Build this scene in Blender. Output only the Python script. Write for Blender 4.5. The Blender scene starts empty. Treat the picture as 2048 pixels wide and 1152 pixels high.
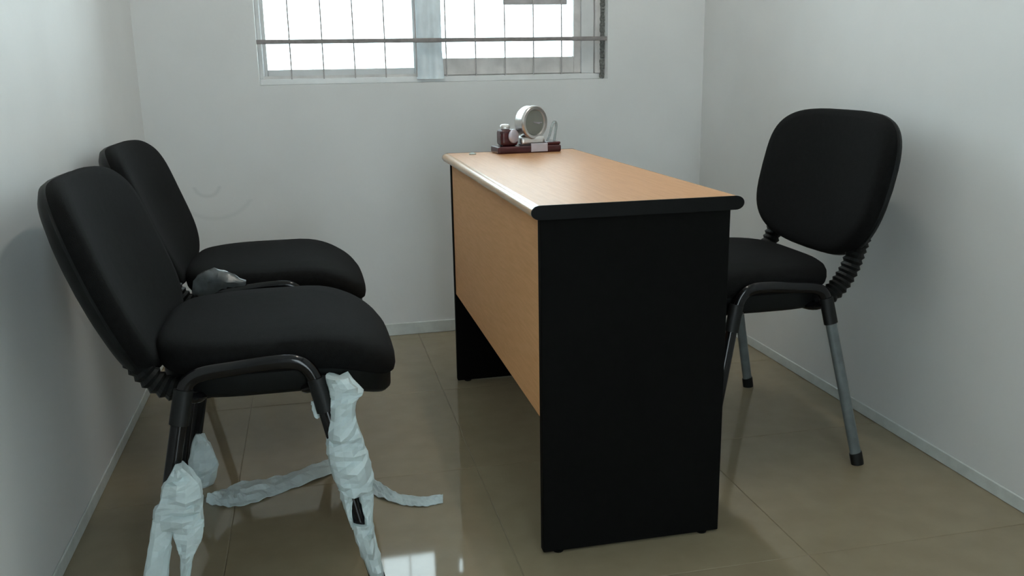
import bpy, bmesh, math, random
from mathutils import Vector, Matrix, noise

random.seed(7)
S = bpy.context.scene
COL = S.collection
PI = math.pi

# ------------------------------------------------------------------ camera
YAW, PITCH, ROLL = math.radians(12.409), math.radians(13.736), math.radians(-1.016)
FPX, CAM_H = 1795.4, 1.0064
_r0 = Vector((math.cos(YAW), -math.sin(YAW), 0))
FWD = Vector((math.sin(YAW)*math.cos(PITCH), math.cos(YAW)*math.cos(PITCH), -math.sin(PITCH)))
_u0 = _r0.cross(FWD)
RIGHT = math.cos(ROLL)*_r0 + math.sin(ROLL)*_u0
UP = -math.sin(ROLL)*_r0 + math.cos(ROLL)*_u0
CAM = Vector((0, 0, CAM_H))
cd = bpy.data.cameras.new('camera')
cam = bpy.data.objects.new('camera', cd); COL.objects.link(cam)
m = Matrix.Identity(4)
for i, ax in enumerate((RIGHT, UP, -FWD)):
    for j in range(3): m[j][i] = ax[j]
m.translation = CAM
cam.matrix_world = m
cd.sensor_fit = 'HORIZONTAL'; cd.sensor_width = 36; cd.lens = FPX*36/2048
cd.clip_start = .02; cd.clip_end = 200
S.camera = cam

# ------------------------------------------------------------------ world: bright overcast sky
W = bpy.data.worlds.new('overcast_sky'); S.world = W; W.use_nodes = True
bg = W.node_tree.nodes['Background']
bg.inputs[0].default_value = (.80, .945, 1.0, 1); bg.inputs[1].default_value = 6.8
S.view_settings.view_transform = 'Standard'; S.view_settings.look = 'None'
S.view_settings.gamma = 1; S.view_settings.use_curve_mapping = False
S.view_settings.exposure = 0.25

# ------------------------------------------------------------------ helpers
def ray(x, y):
    return FWD + RIGHT*((x-1024)/FPX) - UP*((y-576)/FPX)
def at_y(x, y, Y):
    d = ray(x, y); return CAM + d*(Y/d.y)
def at_z(x, y, Z):
    d = ray(x, y); return CAM + d*((Z-CAM_H)/d.z)

def obj(name, bm, mat=None, parent=None, smooth=False):
    me = bpy.data.meshes.new(name)
    bmesh.ops.recalc_face_normals(bm, faces=bm.faces)
    if smooth:
        for e in bm.edges:
            if len(e.link_faces) == 2 and e.calc_face_angle(0) > .95: e.smooth = False
    bm.to_mesh(me); bm.free()
    if smooth:
        for p in me.polygons: p.use_smooth = True
    if mat: me.materials.append(mat)
    o = bpy.data.objects.new(name, me); COL.objects.link(o)
    if parent: o.parent = parent
    return o
def tag(o, label=None, cat=None, group=None, kind=None):
    for k, v in (('label', label), ('category', cat), ('group', group), ('kind', kind)):
        if v: o[k] = v
    return o
def thing(name, label, cat, loc=(0, 0, 0), rz=0, group=None):
    o = bpy.data.objects.new(name, None); COL.objects.link(o)
    o.location = loc; o.rotation_euler = (0, 0, rz); o.empty_display_size = .1
    return tag(o, label, cat, group)

def box(bm, a, b, bevel=0, seg=2):
    ret = bmesh.ops.create_cube(bm, size=1)
    vs = ret['verts']
    for v in vs:
        v.co = Vector([(a[i]+b[i])/2 + v.co[i]*(b[i]-a[i]) for i in range(3)])
    if bevel:
        es = list({e for v in vs for e in v.link_edges})
        bmesh.ops.bevel(bm, geom=es, offset=bevel, segments=seg, affect='EDGES', profile=.5)
    return bm
def BX(a, b, bevel=0, seg=2):
    return box(bmesh.new(), a, b, bevel, seg)

def loft(bm, rings, caps=True, closed=True):
    R = [[bm.verts.new(p) for p in r] for r in rings]
    n = len(R[0])
    for k in range(len(R)-1):
        for i in range(n if closed else n-1):
            j = (i+1) % n
            bm.faces.new((R[k][i], R[k][j], R[k+1][j], R[k+1][i]))
    if caps and closed:
        bm.faces.new(R[0][::-1]); bm.faces.new(R[-1])
    return R

def catmull(pts, sub=6):
    P = [Vector(p) for p in pts]; out = []
    for i in range(len(P)-1):
        p0 = P[i-1] if i else P[0]*2-P[1]
        p1, p2 = P[i], P[i+1]
        p3 = P[i+2] if i+2 < len(P) else P[-1]*2-P[-2]
        for s in range(sub):
            t = s/sub
            out.append(.5*((2*p1)+(p2-p0)*t+(2*p0-5*p1+4*p2-p3)*t*t+(3*p1-p0-3*p2+p3)*t**3))
    out.append(P[-1]); return out

def tube(bm, path, ra, rb=None, n=12, side=Vector((0, 1, 0)), caps=True, rad=None):
    """elliptic tube along path; rb is the half-size along 'side', ra the other one; rad(k) scales"""
    rb = rb or ra
    path = [Vector(p) for p in path]; rings = []
    for k, p in enumerate(path):
        t = (path[min(k+1, len(path)-1)] - path[max(k-1, 0)]).normalized()
        s = (side - t*side.dot(t)).normalized(); u = t.cross(s)
        q = rad(k) if rad else 1
        rings.append([p + s*math.cos(2*PI*i/n)*rb*q + u*math.sin(2*PI*i/n)*ra*q for i in range(n)])
    return loft(bm, rings, caps)

def lathe(bm, prof, n=32, axis='Z', at=(0, 0, 0)):
    at = Vector(at); rings = []
    for r, h in prof:
        ring = []
        for i in range(n):
            c, s = math.cos(2*PI*i/n)*r, math.sin(2*PI*i/n)*r
            ring.append(at + (Vector((c, s, h)) if axis == 'Z' else Vector((h, c, s)) if axis == 'X' else Vector((c, h, s))))
        rings.append(ring)
    return loft(bm, rings)

# ------------------------------------------------------------------ materials
def mat(name, col, rough=.5, spec=.5, metal=0, var=0, scale=20, bump=0, bscale=200, coat=0, col2=None, stretch=(1, 1, 1)):
    M = bpy.data.materials.new(name); M.use_nodes = True
    nt = M.node_tree; b = nt.nodes['Principled BSDF']
    b.inputs['Base Color'].default_value = (*col, 1); b.inputs['Roughness'].default_value = rough
    b.inputs['Specular IOR Level'].default_value = spec; b.inputs['Metallic'].default_value = metal
    if coat: b.inputs['Coat Weight'].default_value = coat; b.inputs['Coat Roughness'].default_value = .05
    tc = nt.nodes.new('ShaderNodeTexCoord')
    mp = nt.nodes.new('ShaderNodeMapping'); mp.inputs['Scale'].default_value = stretch
    nt.links.new(tc.outputs['Object'], mp.inputs['Vector'])
    if var or col2:
        n = nt.nodes.new('ShaderNodeTexNoise'); n.inputs['Scale'].default_value = scale; n.inputs['Detail'].default_value = 5
        nt.links.new(mp.outputs[0], n.inputs['Vector'])
        r = nt.nodes.new('ShaderNodeValToRGB')
        c2 = col2 or tuple(c*(1-var) for c in col)
        r.color_ramp.elements[0].position = .35; r.color_ramp.elements[1].position = .65
        r.color_ramp.elements[0].color = (*c2, 1); r.color_ramp.elements[1].color = (*col, 1)
        nt.links.new(n.outputs['Fac'], r.inputs[0]); nt.links.new(r.outputs[0], b.inputs['Base Color'])
    if bump:
        n2 = nt.nodes.new('ShaderNodeTexNoise'); n2.inputs['Scale'].default_value = bscale; n2.inputs['Detail'].default_value = 3
        nt.links.new(mp.outputs[0], n2.inputs['Vector'])
        bu = nt.nodes.new('ShaderNodeBump'); bu.inputs['Strength'].default_value = bump; bu.inputs['Distance'].default_value = .002
        nt.links.new(n2.outputs['Fac'], bu.inputs['Height']); nt.links.new(bu.outputs[0], b.inputs['Normal'])
    return M

WALL = (.765, .775, .77)
M_wall = mat('wall_paint', WALL, .55, .3, var=.05, scale=3, bump=.15, bscale=60)
M_ceil = mat('ceiling_paint', (.74, .77, .76), .8, .2, var=.03, scale=4)
M_skirt = mat('skirting_paint', (.66, .70, .68), .5, .3, var=.12, scale=25, bump=.3, bscale=50)
M_tile = mat('glazed_tile', (.28, .235, .155), .05, .5, col2=(.26, .213, .138), scale=14, bump=.02, bscale=6)
M_grout = mat('tile_grout', (.24, .198, .13), .8, .2, var=.2, scale=40)
M_beech = mat('beech_laminate', (.58, .31, .15), .42, .22, col2=(.53, .27, .125), scale=18, stretch=(9, .7, 9), bump=.03, bscale=300)
M_panel = mat('beech_panel', (.80, .43, .20), .6, .2, col2=(.74, .385, .17), scale=18, stretch=(9, .7, 9), bump=.03, bscale=300)
M_nosing = mat('polished_beech_nosing', (.62, .40, .24), .22, .8, col2=(.55, .33, .17), scale=18, stretch=(9, .7, 9))
M_blacklam = mat('black_laminate', (.004, .004, .0037), .7, .06, var=.25, scale=60, bump=.06, bscale=400)
M_edge = mat('black_edging', (.004, .004, .004), .55, .12, var=.2, scale=40)
M_fabric = mat('black_fabric', (.006, .006, .006), .9, .12, var=.35, scale=90, bump=.5, bscale=900)
M_shell = mat('black_plastic_shell', (.006, .007, .007), .5, .15, var=.2, scale=50, bump=.1, bscale=500)
M_bellow = mat('black_rubber', (.006, .007, .007), .5, .3, var=.3, scale=50)
M_steel = mat('black_enamelled_steel', (.005, .005, .006), .14, .35, var=.2, scale=30)
M_grey = mat('grey_film_on_steel', (.13, .15, .15), .35, .5, var=.25, scale=35, bump=.2, bscale=90)
M_film = mat('crumpled_grey_film', (.10, .115, .12), .25, .5, var=.35, scale=30, bump=.4, bscale=60)
M_paper = mat('packing_foam', (.70, .81, .82), .6, .3, var=.12, scale=16, bump=.7, bscale=70)
M_frame = mat('white_window_frame', (.70, .71, .71), .4, .4, var=.06, scale=20)
M_frame2 = mat('dusty_frame_track', (.70, .68, .665), .5, .3, var=.2, scale=18)
M_bluefilm = mat('bluish_protective_film', (.80, .89, .94), .22, .5, var=.12, scale=15, bump=.5, bscale=30)
M_brush = mat('grey_brush_pile', (.24, .25, .235), .95, .1, var=.5, scale=150, bump=1, bscale=300)
M_bar = mat('grille_iron', (.30, .275, .27), .55, .4, var=.25, scale=50)
M_upright = mat('glare_paled_rod', (.47, .45, .45), .5, .4, var=.15, scale=50)  # pale grey on rods and plate stands in for window glare
M_silver = mat('silver_metal', (.72, .70, .68), .28, .5, metal=.85, var=.06, scale=30)
M_face = mat('clock_face', (.21, .225, .20), .35, .5, var=.1, scale=20)
M_rose = mat('rosewood', (.085, .018, .022), .25, .5, col2=(.045, .010, .014), scale=12, stretch=(1, 8, 8))
M_plate = mat('nameplate_silver', (.62, .60, .68), .3, .5, metal=.4, var=.06, scale=60)
M_clear = mat('clear_acrylic_pen_rest', (.55, .60, .60), .12, .5, var=.05, scale=30)
M_clear.node_tree.nodes['Principled BSDF'].inputs['Transmission Weight'].default_value = .7

def translucent(M, f):
    nt = M.node_tree; b = nt.nodes['Principled BSDF']; o = nt.nodes['Material Output']
    t = nt.nodes.new('ShaderNodeBsdfTranslucent'); x = nt.nodes.new('ShaderNodeMixShader'); x.inputs[0].default_value = f
    nt.links.new(b.inputs['Base Color'].links[0].from_socket, t.inputs[0])
    nt.links.new(b.outputs[0], x.inputs[1]); nt.links.new(t.outputs[0], x.inputs[2]); nt.links.new(x.outputs[0], o.inputs[0])
translucent(M_paper, .25)

M_glass = bpy.data.materials.new('window_glass'); M_glass.use_nodes = True
nt = M_glass.node_tree
for n in list(nt.nodes):
    if n.type != 'OUTPUT_MATERIAL': nt.nodes.remove(n)
tr = nt.nodes.new('ShaderNodeBsdfTransparent'); tr.inputs[0].default_value = (.93, .96, .96, 1)
gl = nt.nodes.new('ShaderNodeBsdfGlossy'); gl.inputs['Roughness'].default_value = .02
fr = nt.nodes.new('ShaderNodeFresnel'); fr.inputs[0].default_value = 1.45
mx = nt.nodes.new('ShaderNodeMixShader')
nt.links.new(fr.outputs[0], mx.inputs[0]); nt.links.new(tr.outputs[0], mx.inputs[1]); nt.links.new(gl.outputs[0], mx.inputs[2])
nt.links.new(mx.outputs[0], nt.nodes['Material Output'].inputs[0])

# ------------------------------------------------------------------ room shell
XL, XR, YB, YF, ZC = -.565, 1.535, 3.396, -1.0, 2.7
TH = .16
DOX0, DOX1 = .20, .76                            # unseen doorway, added behind the camera for fill light
WX0, WX1, WZ0, WZ1 = -.160, 1.140, .962, 2.3      # window opening

def struct(name, bm, m, parent=None, label=None):
    o = obj(name, bm, m, parent)
    if not parent: tag(o, kind='structure', label=label)
    return o

floor = struct('floor', BX((XL-.1, YF-.1, -.1), (XR+.1, YB+TH, -.0012)), M_grout, label='glossy beige ceramic tile floor')
TS = .6
tx = [.366 + TS*k for k in range(-6, 8)]; ty = [.33 + TS*k for k in range(-8, 12)]
g = .0008
for i in range(len(tx)-1):
    for j in range(len(ty)-1):
        a, b = max(tx[i]+g, XL+.001), min(tx[i+1]-g, XR-.001)
        c, d = max(ty[j]+g, YF+.001), min(ty[j+1]-g, YB-.001)
        if b-a < .01 or d-c < .01: continue
        bm = bmesh.new()
        e = .0010
        loft(bm, [[(a, c, -.003), (b, c, -.003), (b, d, -.003), (a, d, -.003)],
                  [(a, c, -.0008), (b, c, -.0008), (b, d, -.0008), (a, d, -.0008)],
                  [(a+e, c+e, 0), (b-e, c+e, 0), (b-e, d-e, 0), (a+e, d-e, 0)]])
        obj('tile', bm, M_tile, floor)

struct('ceiling', BX((XL-.1, YF-.1, ZC), (XR+.1, YB+TH, ZC+.1)), M_ceil, label='plain white ceiling')
struct('wall_left', BX((XL-.1, YF-.1, 0), (XL, YB+TH, ZC)), M_wall, label='plain pale wall behind the pair of chairs')
struct('wall_right', BX((XR, YF-.1, 0), (XR+.1, YB+TH, ZC)), M_wall, label='plain pale wall behind the single chair')

# back wall with window opening; faint pencil arcs in the paint
M_wallb = M_wall.copy(); M_wallb.name = 'wall_paint_with_scuffs'
nt = M_wallb.node_tree; bs = nt.nodes['Principled BSDF']
src = bs.inputs['Base Color'].links[0].from_socket
geo = nt.nodes.new('ShaderNodeNewGeometry')
sep = nt.nodes.new('ShaderNodeSeparateXYZ'); nt.links.new(geo.outputs['Position'], sep.inputs[0])
def mth(op, a, b=None, c=None):
    n = nt.nodes.new('ShaderNodeMath'); n.operation = op
    for i, v in enumerate((a, b, c)):
        if v is None: continue
        if hasattr(v, 'is_linked'): nt.links.new(v, n.inputs[i])
        else: n.inputs[i].default_value = v
    return n.outputs[0]
def arc(cx, cz, r, w, zmax):
    dx = mth('SUBTRACT', sep.outputs[0], cx); dz = mth('SUBTRACT', sep.outputs[2], cz)
    d = mth('SQRT', mth('ADD', mth('MULTIPLY', dx, dx), mth('MULTIPLY', dz, dz)))
    k = mth('SUBTRACT', 1, mth('MINIMUM', 1, mth('DIVIDE', mth('ABSOLUTE', mth('SUBTRACT', d, r)), w)))
    return mth('MULTIPLY', k, mth('LESS_THAN', dz, zmax))
c1 = at_y(413, 368, YB); c2 = at_y(425, 352, YB)
f = mth('ADD', mth('MULTIPLY', arc(c1.x, c1.z, .045, .010, -.01), .20), mth('MULTIPLY', arc(c2.x, c2.z, .155, .012, -.09), .13))
mixn = nt.nodes.new('ShaderNodeMix'); mixn.data_type = 'RGBA'
nt.links.new(f, mixn.inputs[0]); nt.links.new(src, mixn.inputs[6]); mixn.inputs[7].default_value = (.32, .36, .35, 1)
nt.links.new(mixn.outputs[2], bs.inputs['Base Color'])
def holed_wall(y0, y1, a, b, c, d):
    bm = bmesh.new()
    out = [(XL, 0), (XR, 0), (XR, ZC), (XL, ZC)]; inn = [(a, c), (b, c), (b, d), (a, d)]
    V = {}
    for k, Y in enumerate((y0, y1)):
        V[k] = ([bm.verts.new((x, Y, z)) for x, z in out], [bm.verts.new((x, Y, z)) for x, z in inn])
    for i in range(4):
        j = (i+1) % 4
        bm.faces.new((V[0][0][i], V[0][0][j], V[0][1][j], V[0][1][i]))
        bm.faces.new((V[1][0][i], V[1][1][i], V[1][1][j], V[1][0][j]))
        bm.faces.new((V[0][1][i], V[0][1][j], V[1][1][j], V[1][1][i]))
        bm.faces.new((V[0][0][i], V[1][0][i], V[1][0][j], V[0][0][j]))
    return bm
bm = holed_wall(YB, YB+TH, WX0, WX1, WZ0, WZ1)
struct('wall_front', holed_wall(YF-.1, YF, DOX0, DOX1, .001, 2.12), M_wall, label='pale wall opposite the window, with a doorway added for fill light')
struct('wall_back', bm, M_wallb, label='pale window wall with faint scuff marks low on the left')

dr = thing('added_doorway', 'unseen doorway added behind the viewer for fill light', 'door'); dr['kind'] = 'structure'; del dr['category']  # added opening that lets sky light in from behind
obj('added_door_jamb', BX((DOX0, YF-.11, .002), (DOX0+.03, YF+.012, 2.09), .002, 1), M_frame, dr)
obj('added_door_jamb', BX((DOX1-.03, YF-.11, .002), (DOX1, YF+.012, 2.09), .002, 1), M_frame, dr)
obj('added_door_head', BX((DOX0, YF-.11, 2.09), (DOX1, YF+.012, 2.12), .002, 1), M_frame, dr)

def skirting(name, a, b, label):
    return struct(name, BX(a, b, .002, 1), M_skirt, label=label)
SK = .048
skirting('baseboard_back', (XL+.008, YB-.008, 0), (XR-.008, YB, SK), 'low painted skirting under the window wall')
skirting('baseboard_left', (XL, YF, 0), (XL+.005, YB, SK*.7), 'low painted skirting on the wall behind the pair of chairs')
skirting('baseboard_right', (XR-.005, YF, 0), (XR, YB, SK*.7), 'low painted skirting on the wall behind the single chair')

# ------------------------------------------------------------------ window: fixed frame, two sliding sashes
win = thing('window_1', 'white sliding window with two sashes', 'window'); win['kind'] = 'structure'
del win['category']
FY0, FY1 = YB+.055, YB+.125
def wpart(name, a, b, m, bevel=.002, parent=None):
    return obj(name, BX(a, b, bevel, 1), m, parent or win)
FRW = .03
wpart('sill_track', (WX0, FY0, WZ0), (WX1, FY1, WZ0+.022), M_frame)
wpart('track_rib', (WX0+.004, FY0+.018, WZ0+.022), (WX1-.004, FY0+.022, WZ0+.032), M_frame2, 0)
wpart('head_track', (WX0, FY0, WZ1-.03), (WX1, FY1, WZ1), M_frame)
wpart('jamb', (WX0, FY0, WZ0+.022), (WX0+.014, FY1, WZ1-.03), M_frame)
wpart('jamb', (WX1-FRW, FY0, WZ0+.022), (WX1, FY1, WZ1-.03), M_frame)
def px(x, y=100, Y=YB+.07): return at_y(x, y, Y).x
# sashes
def sash(x0, x1, y0, y1, zb, zt, wl, wr, wb, ml, mr, mb, name):
    s = wpart(name, (x0+wl, y0, zb), (x1-wr, y1, zb+wb), mb)          # bottom rail is the root mesh
    obj('stile', BX((x0, y0, zb), (x0+wl, y1, zt), .002, 1), ml, s)
    obj('stile', BX((x1-wr, y0, zb), (x1, y1, zt), .002, 1), mr, s)
    obj('top_rail', BX((x0+wl, y0, zt-.04), (x1-wr, y1, zt), .002, 1), mb, s)
    ym = (y0+y1)/2
    obj('pane', BX((x0+wl, ym-.002, zb+wb), (x1-wr, ym+.002, zt-.04)), M_glass, s)
    return s
zb, zt = WZ0+.024, WZ1-.032
xm0, xm1 = px(838), px(882)
sash(WX0+.015, xm0+.012, FY0+.036, FY0+.060, zb, zt, .014, .03, .03, M_frame, M_frame, M_frame, 'sash')
sash(xm0, px(1160), FY0+.006, FY0+.032, zb, zt, xm1-xm0, px(1160)-px(1146), .062, M_frame, M_frame2, M_frame2, 'sash')
# right: second track post and brush pile strip
wpart('fixed_mullion', (px(1161), FY0+.004, WZ0+.022), (px(1186), FY0+.06, WZ1-.03), M_frame)
wpart('track_post', (px(1187), FY0-.006, WZ0+.022), (px(1200), FY0+.03, WZ1-.03), M_frame2)
bm = bmesh.new()
x0 = px(1205, 100, YB+.04)
z = WZ0+.004
rings = []
while z < WZ1-.04:
    w = .006+random.random()*.004; d = .006+random.random()*.006
    rings.append([(x0-w, YB+.048-d, z), (x0+w, YB+.048-d, z), (x0+w, YB+.054, z), (x0-w, YB+.054, z)]); z += .006
loft(bm, rings)
obj('brush_strip', bm, M_brush, win)
# crumpled protective film on the meeting stile
bm = bmesh.new(); rings = []
xa, xb = px(834, 100, FY0), px(884, 100, FY0)
for k in range(40):
    z = WZ0+.012 + k*(WZ1-WZ0-.07)/39
    fl = max(0, 1-(k/3.2)); n = 16; ring = []
    for i in range(n):
        t = i/(n-1); x = xa-.006*fl+(xb-xa+.012*fl)*t
        y = FY0 + .002 - (.010+.016*fl)*abs(math.sin(PI*2*t))**.7 + .004*noise.noise(Vector((t*5, k*.5, 3)))
        ring.append((x, y, z))
    ring += [(xb, FY0+.0055, z), (xa, FY0+.0055, z)]
    rings.append(ring)
loft(bm, rings)
obj('protective_film', bm, M_bluefilm, win, True)['label'] = 'bluish crumpled protective film on the middle stile'

# iron grille inside the opening
grille = thing('window_grille', 'dark iron grille bar with thin uprights across the window', 'grille', ((WX0+WX1)/2, YB+.02, WZ0))
gx, gy, gz = grille.location
def gbar(name, a, b, bev=.002):
    return obj(name, BX([a[i]-grille.location[i] for i in range(3)], [b[i]-grille.location[i] for i in range(3)], bev, 1), M_bar, grille)
zl = at_y(1000, 79, YB+.02).z
gbar('horizontal_bar', (WX0-.004, YB+.010, zl-.0075), (WX1+.006, YB+.026, zl+.0075))
gbar('horizontal_bar', (WX0-.004, YB+.010, zl+.42), (WX1+.006, YB+.026, zl+.435))
gbar('horizontal_bar', (WX0-.004, YB+.010, zl+.82), (WX1+.006, YB+.026, zl+.835))
xs = [580, 645, 708, 770, 832, 892, 951, 1010, 1067, 1123]
bm = bmesh.new(); tube(bm, [(0, 0, 0), (0, 0, WZ1-.005-WZ0-.02)], .0026, n=8)
proto = None
for x in xs:
    X = at_y(x, 100, YB+.03).x
    if proto is None:
        proto = o = obj('upright_bar', bm, M_upright, grille, True)
    else:
        o = proto.copy(); COL.objects.link(o); o.parent = grille
    o.location = Vector((X, YB+.0295, WZ0+.02)) - grille.location
pz = at_y(1070, 9, YB+.03).z
gbar('latch_plate', (at_y(1006, 5, YB+.036).x, YB+.033, pz), (at_y(1134, 5, YB+.036).x, YB+.039, pz+.05)).data.materials[0] = M_upright

# ------------------------------------------------------------------ desk
DX0, DX1, DY0, DY1, DH = .4255, .8248, 1.668, 2.813, .75
desk = thing('desk', 'beech-topped desk with black end panels in the middle of the room', 'desk', ((DX0+DX1)/2, (DY0+DY1)/2, 0))
dl = Vector(desk.location)
def dpart(name, a, b, m, bev=.0015, parent=None):
    return obj(name, BX([a[i]-dl[i] for i in range(3)], [b[i]-dl[i] for i in range(3)], bev, 1), m, parent or desk)
tt = .027
ov = .018
def slab(y0, y1, grow=0):
    bm = bmesh.new(); prof = []
    r = tt/2+grow
    zc = DH-tt/2
    x0, x1 = DX0-ov+r, DX1+ov-r
    for k in range(13):
        a = PI/2+PI*k/12; prof.append((x0+math.cos(a)*r*1.25, zc+math.sin(a)*r))
    for k in range(13):
        a = -PI/2+PI*k/12; prof.append((x1+math.cos(a)*r*1.25, zc+math.sin(a)*r))
    loft(bm, [[(x-dl.x, y-dl.y, z) for x, z in prof] for y in (y0, y1)])
    return bm
rr = tt/2
top = obj('tabletop', BX((DX0-ov+rr-dl.x, DY0-.012-dl.y, DH-tt), (DX1+ov-rr-dl.x, DY1+.012-dl.y, DH)), M_beech, desk)
for sg, xe in ((-1, DX0-ov+rr), (1, DX1+ov-rr)):
    bm = bmesh.new()
    prof = [(xe+sg*math.cos(-PI/2+PI*q/16)*rr*1.25, DH-rr+math.sin(-PI/2+PI*q/16)*rr) for q in range(17)]
    loft(bm, [[(x-dl.x, y-dl.y, z) for x, z in prof] for y in (DY0-.012, DY1+.012)])
    obj('edge_nosing', bm, M_nosing, top, True)
obj('edging', slab(DY0-.0155, DY0-.012, .0006), M_edge, top)
obj('edging', slab(DY1+.012, DY1+.0155, .0006), M_edge, top)
PT = .022
zb_ = .005; zt_ = DH-tt
for y0, y1 in ((DY0, DY0+PT), (DY1-PT, DY1)):
    e = dpart('end_panel', (DX0, y0, zb_), (DX1, y1, zt_), M_blacklam)
    for x in (DX0+.035, DX1-.035):
        bm = bmesh.new(); lathe(bm, [(.011, 0), (.012, .002), (.012, .004), (.006, .004), (.006, .006)], 14, at=(x-dl.x, (y0+y1)/2-dl.y, 0))
        obj('glide_foot', bm, M_edge, e)
# modesty panel, bottom edge as in the photo
zmod = .30
mp_ = dpart('modesty_panel', (DX0+.003, DY0+PT, zmod), (DX0+.019, DY1-PT, zt_), M_panel)
dpart('back_rail', (DX1-.10, DY0+PT, zt_-.06), (DX1-.084, DY1-PT, zt_), M_beech)

# ------------------------------------------------------------------ visitor chairs (local: +x is forward)
def cushion(outline, prof, deform=None):
    """outline: closed list of (u,v); prof: list of (shrink, h); dome capped at both ends"""
    bm = bmesh.new(); rings = []
    for s, h in prof:
        rings.append([Vector((u*s, v*s, h)) for u, v in outline])
    R = loft(bm, rings, caps=False)
    for ring, h in ((R[0], prof[0][1]), (R[-1], prof[-1][1])):
        c = bm.verts.new((0, 0, h))
        n = len(ring)
        for i in range(n): bm.faces.new((ring[i], ring[(i+1) % n], c))
    if deform:
        for v in bm.verts: v.co = Vector(deform(v.co))
    return bm

def superell(a, b, n, k=56, fn=None):
    out = []
    for i in range(k):
        t = 2*PI*i/k; c, s = math.cos(t), math.sin(t)
        u = math.copysign(abs(c)**(2/n), c)*a; v = math.copysign(abs(s)**(2/n), s)*b
        if fn: u, v = fn(u, v)
        out.append((u, v))
    return out

SEAT_C, SEAT_A, SEAT_B = .049, .238, .250
RAIL_Y, RAIL_Z, RAIL_A = .258, .462, .113
FOOT_Y, FOOT_X = .300, .213
BW, BHH = .295, .188            # backrest half width / half height
REC = math.radians(14)

def seat_def(co):
    x, y, z = co
    d = 0
    if x > .06: d -= .32*(x-.06)**2/.16*1.0            # waterfall front
    d += .003*(y/SEAT_B)**2      # slightly dished
    if x < -.12: d += .5*(x+.12)**2
    return (x+SEAT_C, y, z+d)
def back_def(co, cx, cz, REC, vs=1):
    # local (u across -> y, v up, h forward)
    y, v, h = co; v *= vs
    f = h + .045*(y/BW)**2 - .018*math.cos(v/BHH*1.3) + .018
    c0 = Vector((cx, 0, cz))
    up = Vector((-math.sin(REC), 0, math.cos(REC))); fw = Vector((math.cos(REC), 0, math.sin(REC)))
    return c0 + up*v + fw*f + Vector((0, y, 0))
def back_shape(u, v):
    t = v/BHH
    u *= 1 - .06*max(0, -t)**1.5 - .02*max(0, t)**2
    return u, v - .018*(1-(u/BW)**2)*(1 if t < 0 else -.3)

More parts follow.
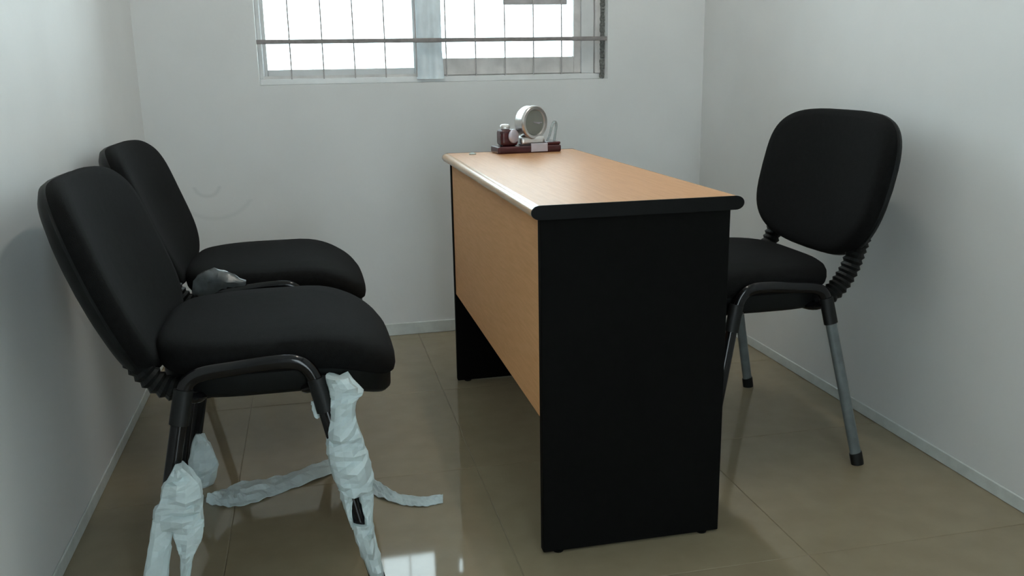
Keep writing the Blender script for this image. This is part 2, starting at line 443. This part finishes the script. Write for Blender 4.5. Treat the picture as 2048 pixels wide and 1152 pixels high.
def make_chair(label, loc, rz, back, dz=0, grey=False):
    bdef = lambda co: back_def(co, *back)
    t = thing('visitor_chair', label, 'chair', loc, rz, 'black visitor chairs')
    seat = obj('seat', cushion(superell(SEAT_A, SEAT_B, 3.6),
        [(.3, .448), (.90, .446), (.965, .450), (.99, .458), (1.0, .470), (.997, .484), (.975, .496), (.93, .505), (.85, .511), (.6, .516), (.3, .517)], seat_def), M_fabric, t, True)
    obj('seat_pan', cushion(superell(SEAT_A*.97, SEAT_B*.97, 3.6),
        [(.3, .398), (.86, .398), (.95, .404), (.98, .415), (.985, .451), (.3, .452)], seat_def), M_shell, t, True)
    outl = superell(BW, BHH, 3.6, 64, back_shape)
    obj('backrest', cushion(outl, [(.3, -.008), (.95, -.008), (.985, -.004), (1, .006), (1, .016), (.985, .027), (.95, .035), (.88, .041), (.6, .046), (.3, .047)], bdef), M_fabric, t, True)
    obj('back_shell', cushion(outl, [(.3, -.024), (.80, -.023), (.92, -.020), (.99, -.012), (1.005, -.003), (.995, .002), (.3, .002)], bdef), M_shell, t, True)
    # legs: near vertical splayed oval tubes; rail over them
    for s in (-1, 1):
        for f in (1, -1):
            topx, topz = f*RAIL_A, RAIL_Z-.035
            a = Vector((topx+f*.010, s*RAIL_Y, topz)); b = Vector((f*FOOT_X, s*FOOT_Y, .012))
            bm = bmesh.new(); tube(bm, [a, b], .0145, .010, 14)
            leg = obj('leg', bm, M_grey if grey and f < 0 else M_steel, t, True)
            d = (b-a).normalized()
            bm = bmesh.new(); p0 = b-d*.02
            tube(bm, [p0, p0+d*.004, b, Vector((b.x, b.y, .004))+Vector((d.x*.008, d.y*.008, 0)), Vector((b.x, b.y, 0))+Vector((d.x*.01, d.y*.01, 0))], .017, .0125, 14)
            obj('foot_cap', bm, M_bellow, leg, True)
            bm = bmesh.new()
            tube(bm, [a-d*.012, a-d*.010, a+d*.052, a+d*.055], .018, .0135, 14)
            obj('sleeve', bm, M_bellow, leg, True)
        path = catmull([(-RAIL_A-.012, s*RAIL_Y, RAIL_Z-.045), (-RAIL_A-.001, s*RAIL_Y, RAIL_Z-.012), (-RAIL_A+.026, s*RAIL_Y, RAIL_Z+.004), (-.03, s*RAIL_Y, RAIL_Z+.010), (.04, s*RAIL_Y, RAIL_Z+.015),
                        (RAIL_A-.028, s*RAIL_Y, RAIL_Z+.012), (RAIL_A-.004, s*RAIL_Y, RAIL_Z-.006), (RAIL_A+.012, s*RAIL_Y, RAIL_Z-.045)], 6)
        bm = bmesh.new(); tube(bm, path, .0145, .010, 14)
        obj('side_rail', bm, M_steel, t, True)
    for f in (1, -1):
        bm = bmesh.new()
        path = catmull([(f*(RAIL_A+.004), -RAIL_Y, RAIL_Z-.040), (f*(RAIL_A-.02), -RAIL_Y+.05, RAIL_Z-.052), (f*(RAIL_A-.03), 0, RAIL_Z-.055), (f*(RAIL_A-.02), RAIL_Y-.05, RAIL_Z-.052), (f*(RAIL_A+.004), RAIL_Y, RAIL_Z-.040)], 6)
        tube(bm, path, .010, .010, 10, Vector((1, 0, 0)))
        obj('cross_bar', bm, M_steel, t, True)
    for s in (-1, 1):
        y = s*.205
        path = catmull([(-.06, y, .415), (-.12, y, .418), (-.170, y, .438), (-.208, y, .485), (-.232, y, .55), (-.252, y, .61)], 12)
        bm = bmesh.new(); tube(bm, path+catmull([(-.252, y, .61), (-.262, y, .66), (-.275, y, .71)], 6)[1:], .009, .020, 12)
        sup = obj('back_support', bm, M_steel, t, True)
        # corrugated sleeve: sharp rings
        fine = catmull(path[10:], 2)
        L = [0]
        for k in range(1, len(fine)): L.append(L[-1]+(fine[k]-fine[k-1]).length)
        N = 17; pts = []; 
        for i in range(N*2+1):
            q = L[-1]*i/(N*2); k = max(j for j in range(len(L)) if L[j] <= q+1e-9); k = min(k, len(fine)-2)
            pts.append(fine[k].lerp(fine[k+1], (q-L[k])/max(1e-9, L[k+1]-L[k])))
        bm = bmesh.new(); tube(bm, pts, .0235, .030, 18, rad=lambda k: 1.0 if k % 2 else .80)
        obj('bellows', bm, M_bellow, sup)
    return t

LB = (-.294, .622, math.radians(20), 1.04)
near = make_chair('black chair nearest the camera, its legs hung with packing strips', (-.139, 1.925, 0), 0, LB)
far = make_chair('black chair behind the nearest one, close under the window wall', (-.160, 2.565, 0), 0, (-.300, .640, math.radians(20), 1.0))
right = make_chair('black chair with grey rear legs standing alone by the right wall', (1.107, 2.20, 0), PI, (-.29, .697, math.radians(14), .96), grey=True)

# ------------------------------------------------------------------ fill lamp added unseen above the frame to brighten the back wall
M_fillglow = bpy.data.materials.new('fill_lamp_glow'); M_fillglow.use_nodes = True
b = M_fillglow.node_tree.nodes['Principled BSDF']
b.inputs['Base Color'].default_value = (.9, .9, .9, 1)
b.inputs['Emission Color'].default_value = (1, .92, .82, 1); b.inputs['Emission Strength'].default_value = 40
lamp = thing('added_fill_lamp', 'unseen fill lamp added on the ceiling, shaped as a slim batten', 'lamp', (.72, 2.15, ZC))
obj('batten', BX((-.04, -.62, -.045), (.04, .62, 0), .004, 1), M_frame, lamp)
bm = bmesh.new(); tube(bm, [(0, -.58, -.065), (0, .58, -.065)], .019, n=16, side=Vector((1, 0, 0)))
obj('fill_tube', bm, M_fillglow, lamp, True)
for e in (-1, 1):
    obj('tube_holder', BX((-.018, e*.59-.01, -.09), (.018, e*.59+.01, -.045), .003, 1), M_frame, lamp)

# ------------------------------------------------------------------ packing strips on the near chair's legs and on the floor
def solve(l, Y=None, Z=None):
    return at_z(l[0], l[1], Z) if Y is None else at_y(l[0], l[1], Y)
def sleeve(bm, rows, n=14, seed=0, sub=3):
    """rows: (xl, yl, xr, yr, Y, depth): a flattened crumpled tube between pixel edges at distance Y"""
    A = catmull([at_y(r[0], r[1], r[4]) for r in rows], sub); B = catmull([at_y(r[2], r[3], r[4]) for r in rows], sub)
    D = [d.x for d in catmull([(r[5], 0, 0) for r in rows], sub)]
    rings = []
    for k, (a, b, d) in enumerate(zip(A, B, D)):
        c = (a+b)/2; h = (b-a)/2; ring = []
        for i in range(n):
            t = 2*PI*i/n
            q = noise.noise(Vector((math.cos(t)*1.6, math.sin(t)*1.6, k*.5+seed*9.1)))
            q2 = noise.noise(Vector((math.cos(t)*4, math.sin(t)*4, k*1.1+seed*3.7)))
            ring.append(c + h*math.cos(t)*(1+.10*q) + Vector((0, -1, 0))*d*math.sin(t)*(1+.6*q+.6*q2) + Vector((.002*q2, 0, .006*q2)))
        rings.append(ring)
    loft(bm, rings)
def paper(name, label, bm):
    o = obj(name, bm, M_paper, None, False)
    return tag(o, label, 'packing strip', 'packing strips round the near chair')
def V4(rows, Y, d):  # (xl, xr, y) rows
    return [(a, y, b, y, Y if not callable(Y) else Y(y), d) for a, b, y in rows]
NY = 1.925
yl = lambda y: NY-.258-.042*(y-770)/380       # the near legs lean outwards
bm = bmesh.new()
sleeve(bm, V4([(650, 697, 752), (655, 728, 779), (659, 714, 800), (657, 714, 838), (652, 724, 872), (653, 733, 895), (657, 742, 925), (668, 748, 958), (680, 748, 985)], yl, .024), seed=1)
sleeve(bm, V4([(676, 712, 978), (684, 706, 1003), (692, 704, 1028), (702, 707, 1052)], lambda y: yl(y)-.004, .012), seed=2, n=12)
sleeve(bm, V4([(712, 749, 978), (720, 747, 1003), (727, 746, 1028), (729, 746, 1052)], lambda y: yl(y)-.004, .012), seed=3, n=12)
sleeve(bm, V4([(703, 747, 1044), (708, 751, 1070), (722, 760, 1110), (737, 768, 1145), (744, 774, 1170)], yl, .020), seed=4)
sleeve(bm, V4([(622, 640, 803), (624, 640, 818), (628, 640, 834)], lambda y: yl(y)+.012, .004), seed=5, n=10)
paper('packing_strip', 'pale packing foam wound down the front leg of the nearest chair', bm)
bm = bmesh.new()
sleeve(bm, V4([(349, 366, 932), (336, 394, 954), (324, 406, 974), (319, 408, 1000), (306, 408, 1022), (303, 408, 1055)], lambda y: yl(y)-.010, .024), seed=6)
sleeve(bm, V4([(304, 349, 1040), (299, 344, 1075), (293, 341, 1110), (286, 336, 1165)], lambda y: yl(y)-.018, .010), seed=7, n=12)
sleeve(bm, V4([(343, 408, 1040), (347, 404, 1075), (354, 394, 1098), (360, 386, 1120), (361, 380, 1165)], lambda y: yl(y)-.020, .012), seed=8, n=12)
paper('packing_strip', 'pale packing foam with two tails hanging on the rear leg at bottom left', bm)
bm = bmesh.new(); FYY = NY+.28
sleeve(bm, V4([(392, 402, 866), (385, 416, 882), (380, 430, 906), (376, 438, 930), (372, 432, 952), (373, 424, 975)], FYY, .016), seed=9)
paper('packing_strip', 'pale packing foam scrap on the rear far leg of the nearest chair', bm)
def floor_strip(label, up, lo, zs, seed):
    sub = 8
    A = catmull([at_z(x, y, z+.002) for (x, y), z in zip(up, zs)], sub); B = catmull([at_z(x, y, z*.3+.002) for (x, y), z in zip(lo, zs)], sub)
    bm = bmesh.new(); n = 9; rings = []
    for k, (a, b) in enumerate(zip(A, B)):
        topv, botv = [], []
        for i in range(n):
            t = i/(n-1); p = a.lerp(b, t)
            h = .010*math.sin(PI*t)*(.5+abs(noise.noise(Vector((t*3, k*.25, seed))))) + .006*noise.noise(Vector((t*5, k*.4, seed+5)))
            topv.append(Vector((p.x, p.y, max(.0022, p.z+h)))); botv.append(Vector((p.x, p.y, max(.0006, p.z+h-.0015))))
        rings.append(topv+botv[::-1])
    loft(bm, rings)
    return paper('packing_strip', label, bm)
floor_strip('long pale packing strip lying on the tiles under the nearest chair',
            [(418, 985), (450, 978), (484, 963), (550, 954), (610, 934), (664, 915), (700, 908)], [(412, 1004), (446, 1012), (488, 1010), (550, 989), (612, 966), (668, 946), (704, 936)], [.03, .012, .012, .004, .01, .012, .02], 1.3)
floor_strip('short pale packing strip lying on the tiles towards the desk',
            [(735, 950), (762, 966), (795, 986), (840, 993), (886, 990)], [(735, 982), (764, 995), (803, 1008), (845, 1012), (886, 1004)], [.01, .012, .004, .004, .006], 4.1)

# crumpled film on the far chair's rail
bm = bmesh.new()
sleeve(bm, [(386, 590, 386, 562, 2.315, .012), (398, 594, 400, 546, 2.315, .018), (425, 592, 428, 538, 2.315, .020), (455, 586, 458, 545, 2.315, .018), (492, 578, 492, 560, 2.315, .012)], seed=11)
o = obj('film_wrap', bm, M_film, None, True)
o.parent = far; o.matrix_parent_inverse = Matrix.Translation(far.location).inverted()
o['label'] = 'crumpled dark grey film on the near rail'

# ------------------------------------------------------------------ desk clock on a rosewood stand
A = at_z(997, 309, DH); B = at_z(1123, 303, DH)
L = (B-A).length; rz = math.atan2(B.y-A.y, B.x-A.x)
clock = thing('desk_clock', 'silver barrel clock on a dark rosewood stand on the desk', 'clock', (A+B)/2, rz)
clock.location.z = DH
k = L/.186
def cb(name, a, b, m, bev=.003, parent=None):
    return obj(name, BX([v*k for v in a], [v*k for v in b], bev*k, 3), m, parent or clock)
def turned(o, loc, ang):
    o.location = loc; o.rotation_euler = (0, 0, ang); return o
cb('base', (-.093, 0, 0), (.093, .075, .020), M_rose, .005)
cb('end_block', (.052, .002, .020), (.092, .073, .029), M_rose, .004)
pil = cb('pen_block', (-.081, .010, .020), (-.030, .060, .066), M_rose, .010)
bm = bmesh.new(); lathe(bm, [(.017*k, 0), (.019*k, .002*k), (.019*k, .006*k), (.001, .006*k)], 28, 'Y')
turned(obj('round_medallion', bm, M_plate, pil, True), (-.043*k, .006*k, .047*k), math.radians(30))
bm = bmesh.new(); lathe(bm, [(.014*k, 0), (.014*k, .008*k), (.010*k, .011*k), (.001, .012*k)], 24, 'Z', (-.062*k, .034*k, .068*k))
obj('knob', bm, M_silver, pil, True)
cb('nameplate', (.002, -.003, .003), (.051, .002, .026), M_plate, .001)
cb('saddle', (-.022, .012, .020), (.050, .060, .044), M_silver, .008)
cy = (.012*k, .036*k, .082*k); ang = math.radians(23)
bm = bmesh.new()
lathe(bm, [(.036*k, .018*k), (.043*k, .016*k), (.0455*k, .010*k), (.045*k, -.012*k), (.047*k, -.015*k), (.047*k, -.021*k), (.044*k, -.0245*k), (.037*k, -.0235*k), (.0345*k, -.018*k), (.001, -.018*k)], 48, 'Y')
body = turned(obj('clock_barrel', bm, M_silver, clock, True), cy, ang)
bm = bmesh.new(); lathe(bm, [(.0343*k, -.0182*k), (.0343*k, -.0192*k), (.001, -.0192*k)], 40, 'Y')
face = obj('clock_face', bm, M_face, body)
def hand(a, l, w):
    bm = box(bmesh.new(), (-w*k, -.0208*k, -.004*k), (w*k, -.0198*k, l*k))
    bmesh.ops.rotate(bm, verts=bm.verts, cent=(0, 0, 0), matrix=Matrix.Rotation(a, 3, 'Y'))
    obj('clock_hand', bm, M_plate, body)
hand(math.radians(100), .019, .0015); hand(math.radians(92), .028, .001)
bm = bmesh.new()
tube(bm, catmull([(.062*k, .03*k, .028*k), (.070*k, .03*k, .048*k), (.076*k, .03*k, .070*k), (.083*k, .03*k, .082*k), (.089*k, .03*k, .074*k), (.086*k, .03*k, .050*k), (.082*k, .03*k, .028*k)], 6), .0035*k, n=10)
obj('pen_rest', bm, M_clear, clock, True)

p = at_z(945, 309, DH)
bm = bmesh.new()
lathe(bm, [(.009, 0), (.010, .0015), (.008, .004), (.002, .006)], 9)
for v in bm.verts: v.co.x *= 1.2; v.co += Vector((noise.noise(v.co*300), noise.noise(v.co*290+Vector((3, 1, 2))), 0))*.0015
o = obj('paper_scrap', bm, M_paper, None); o.location = (p.x, p.y, DH)
tag(o, 'tiny white scrap on the far left corner of the desktop', 'scrap')
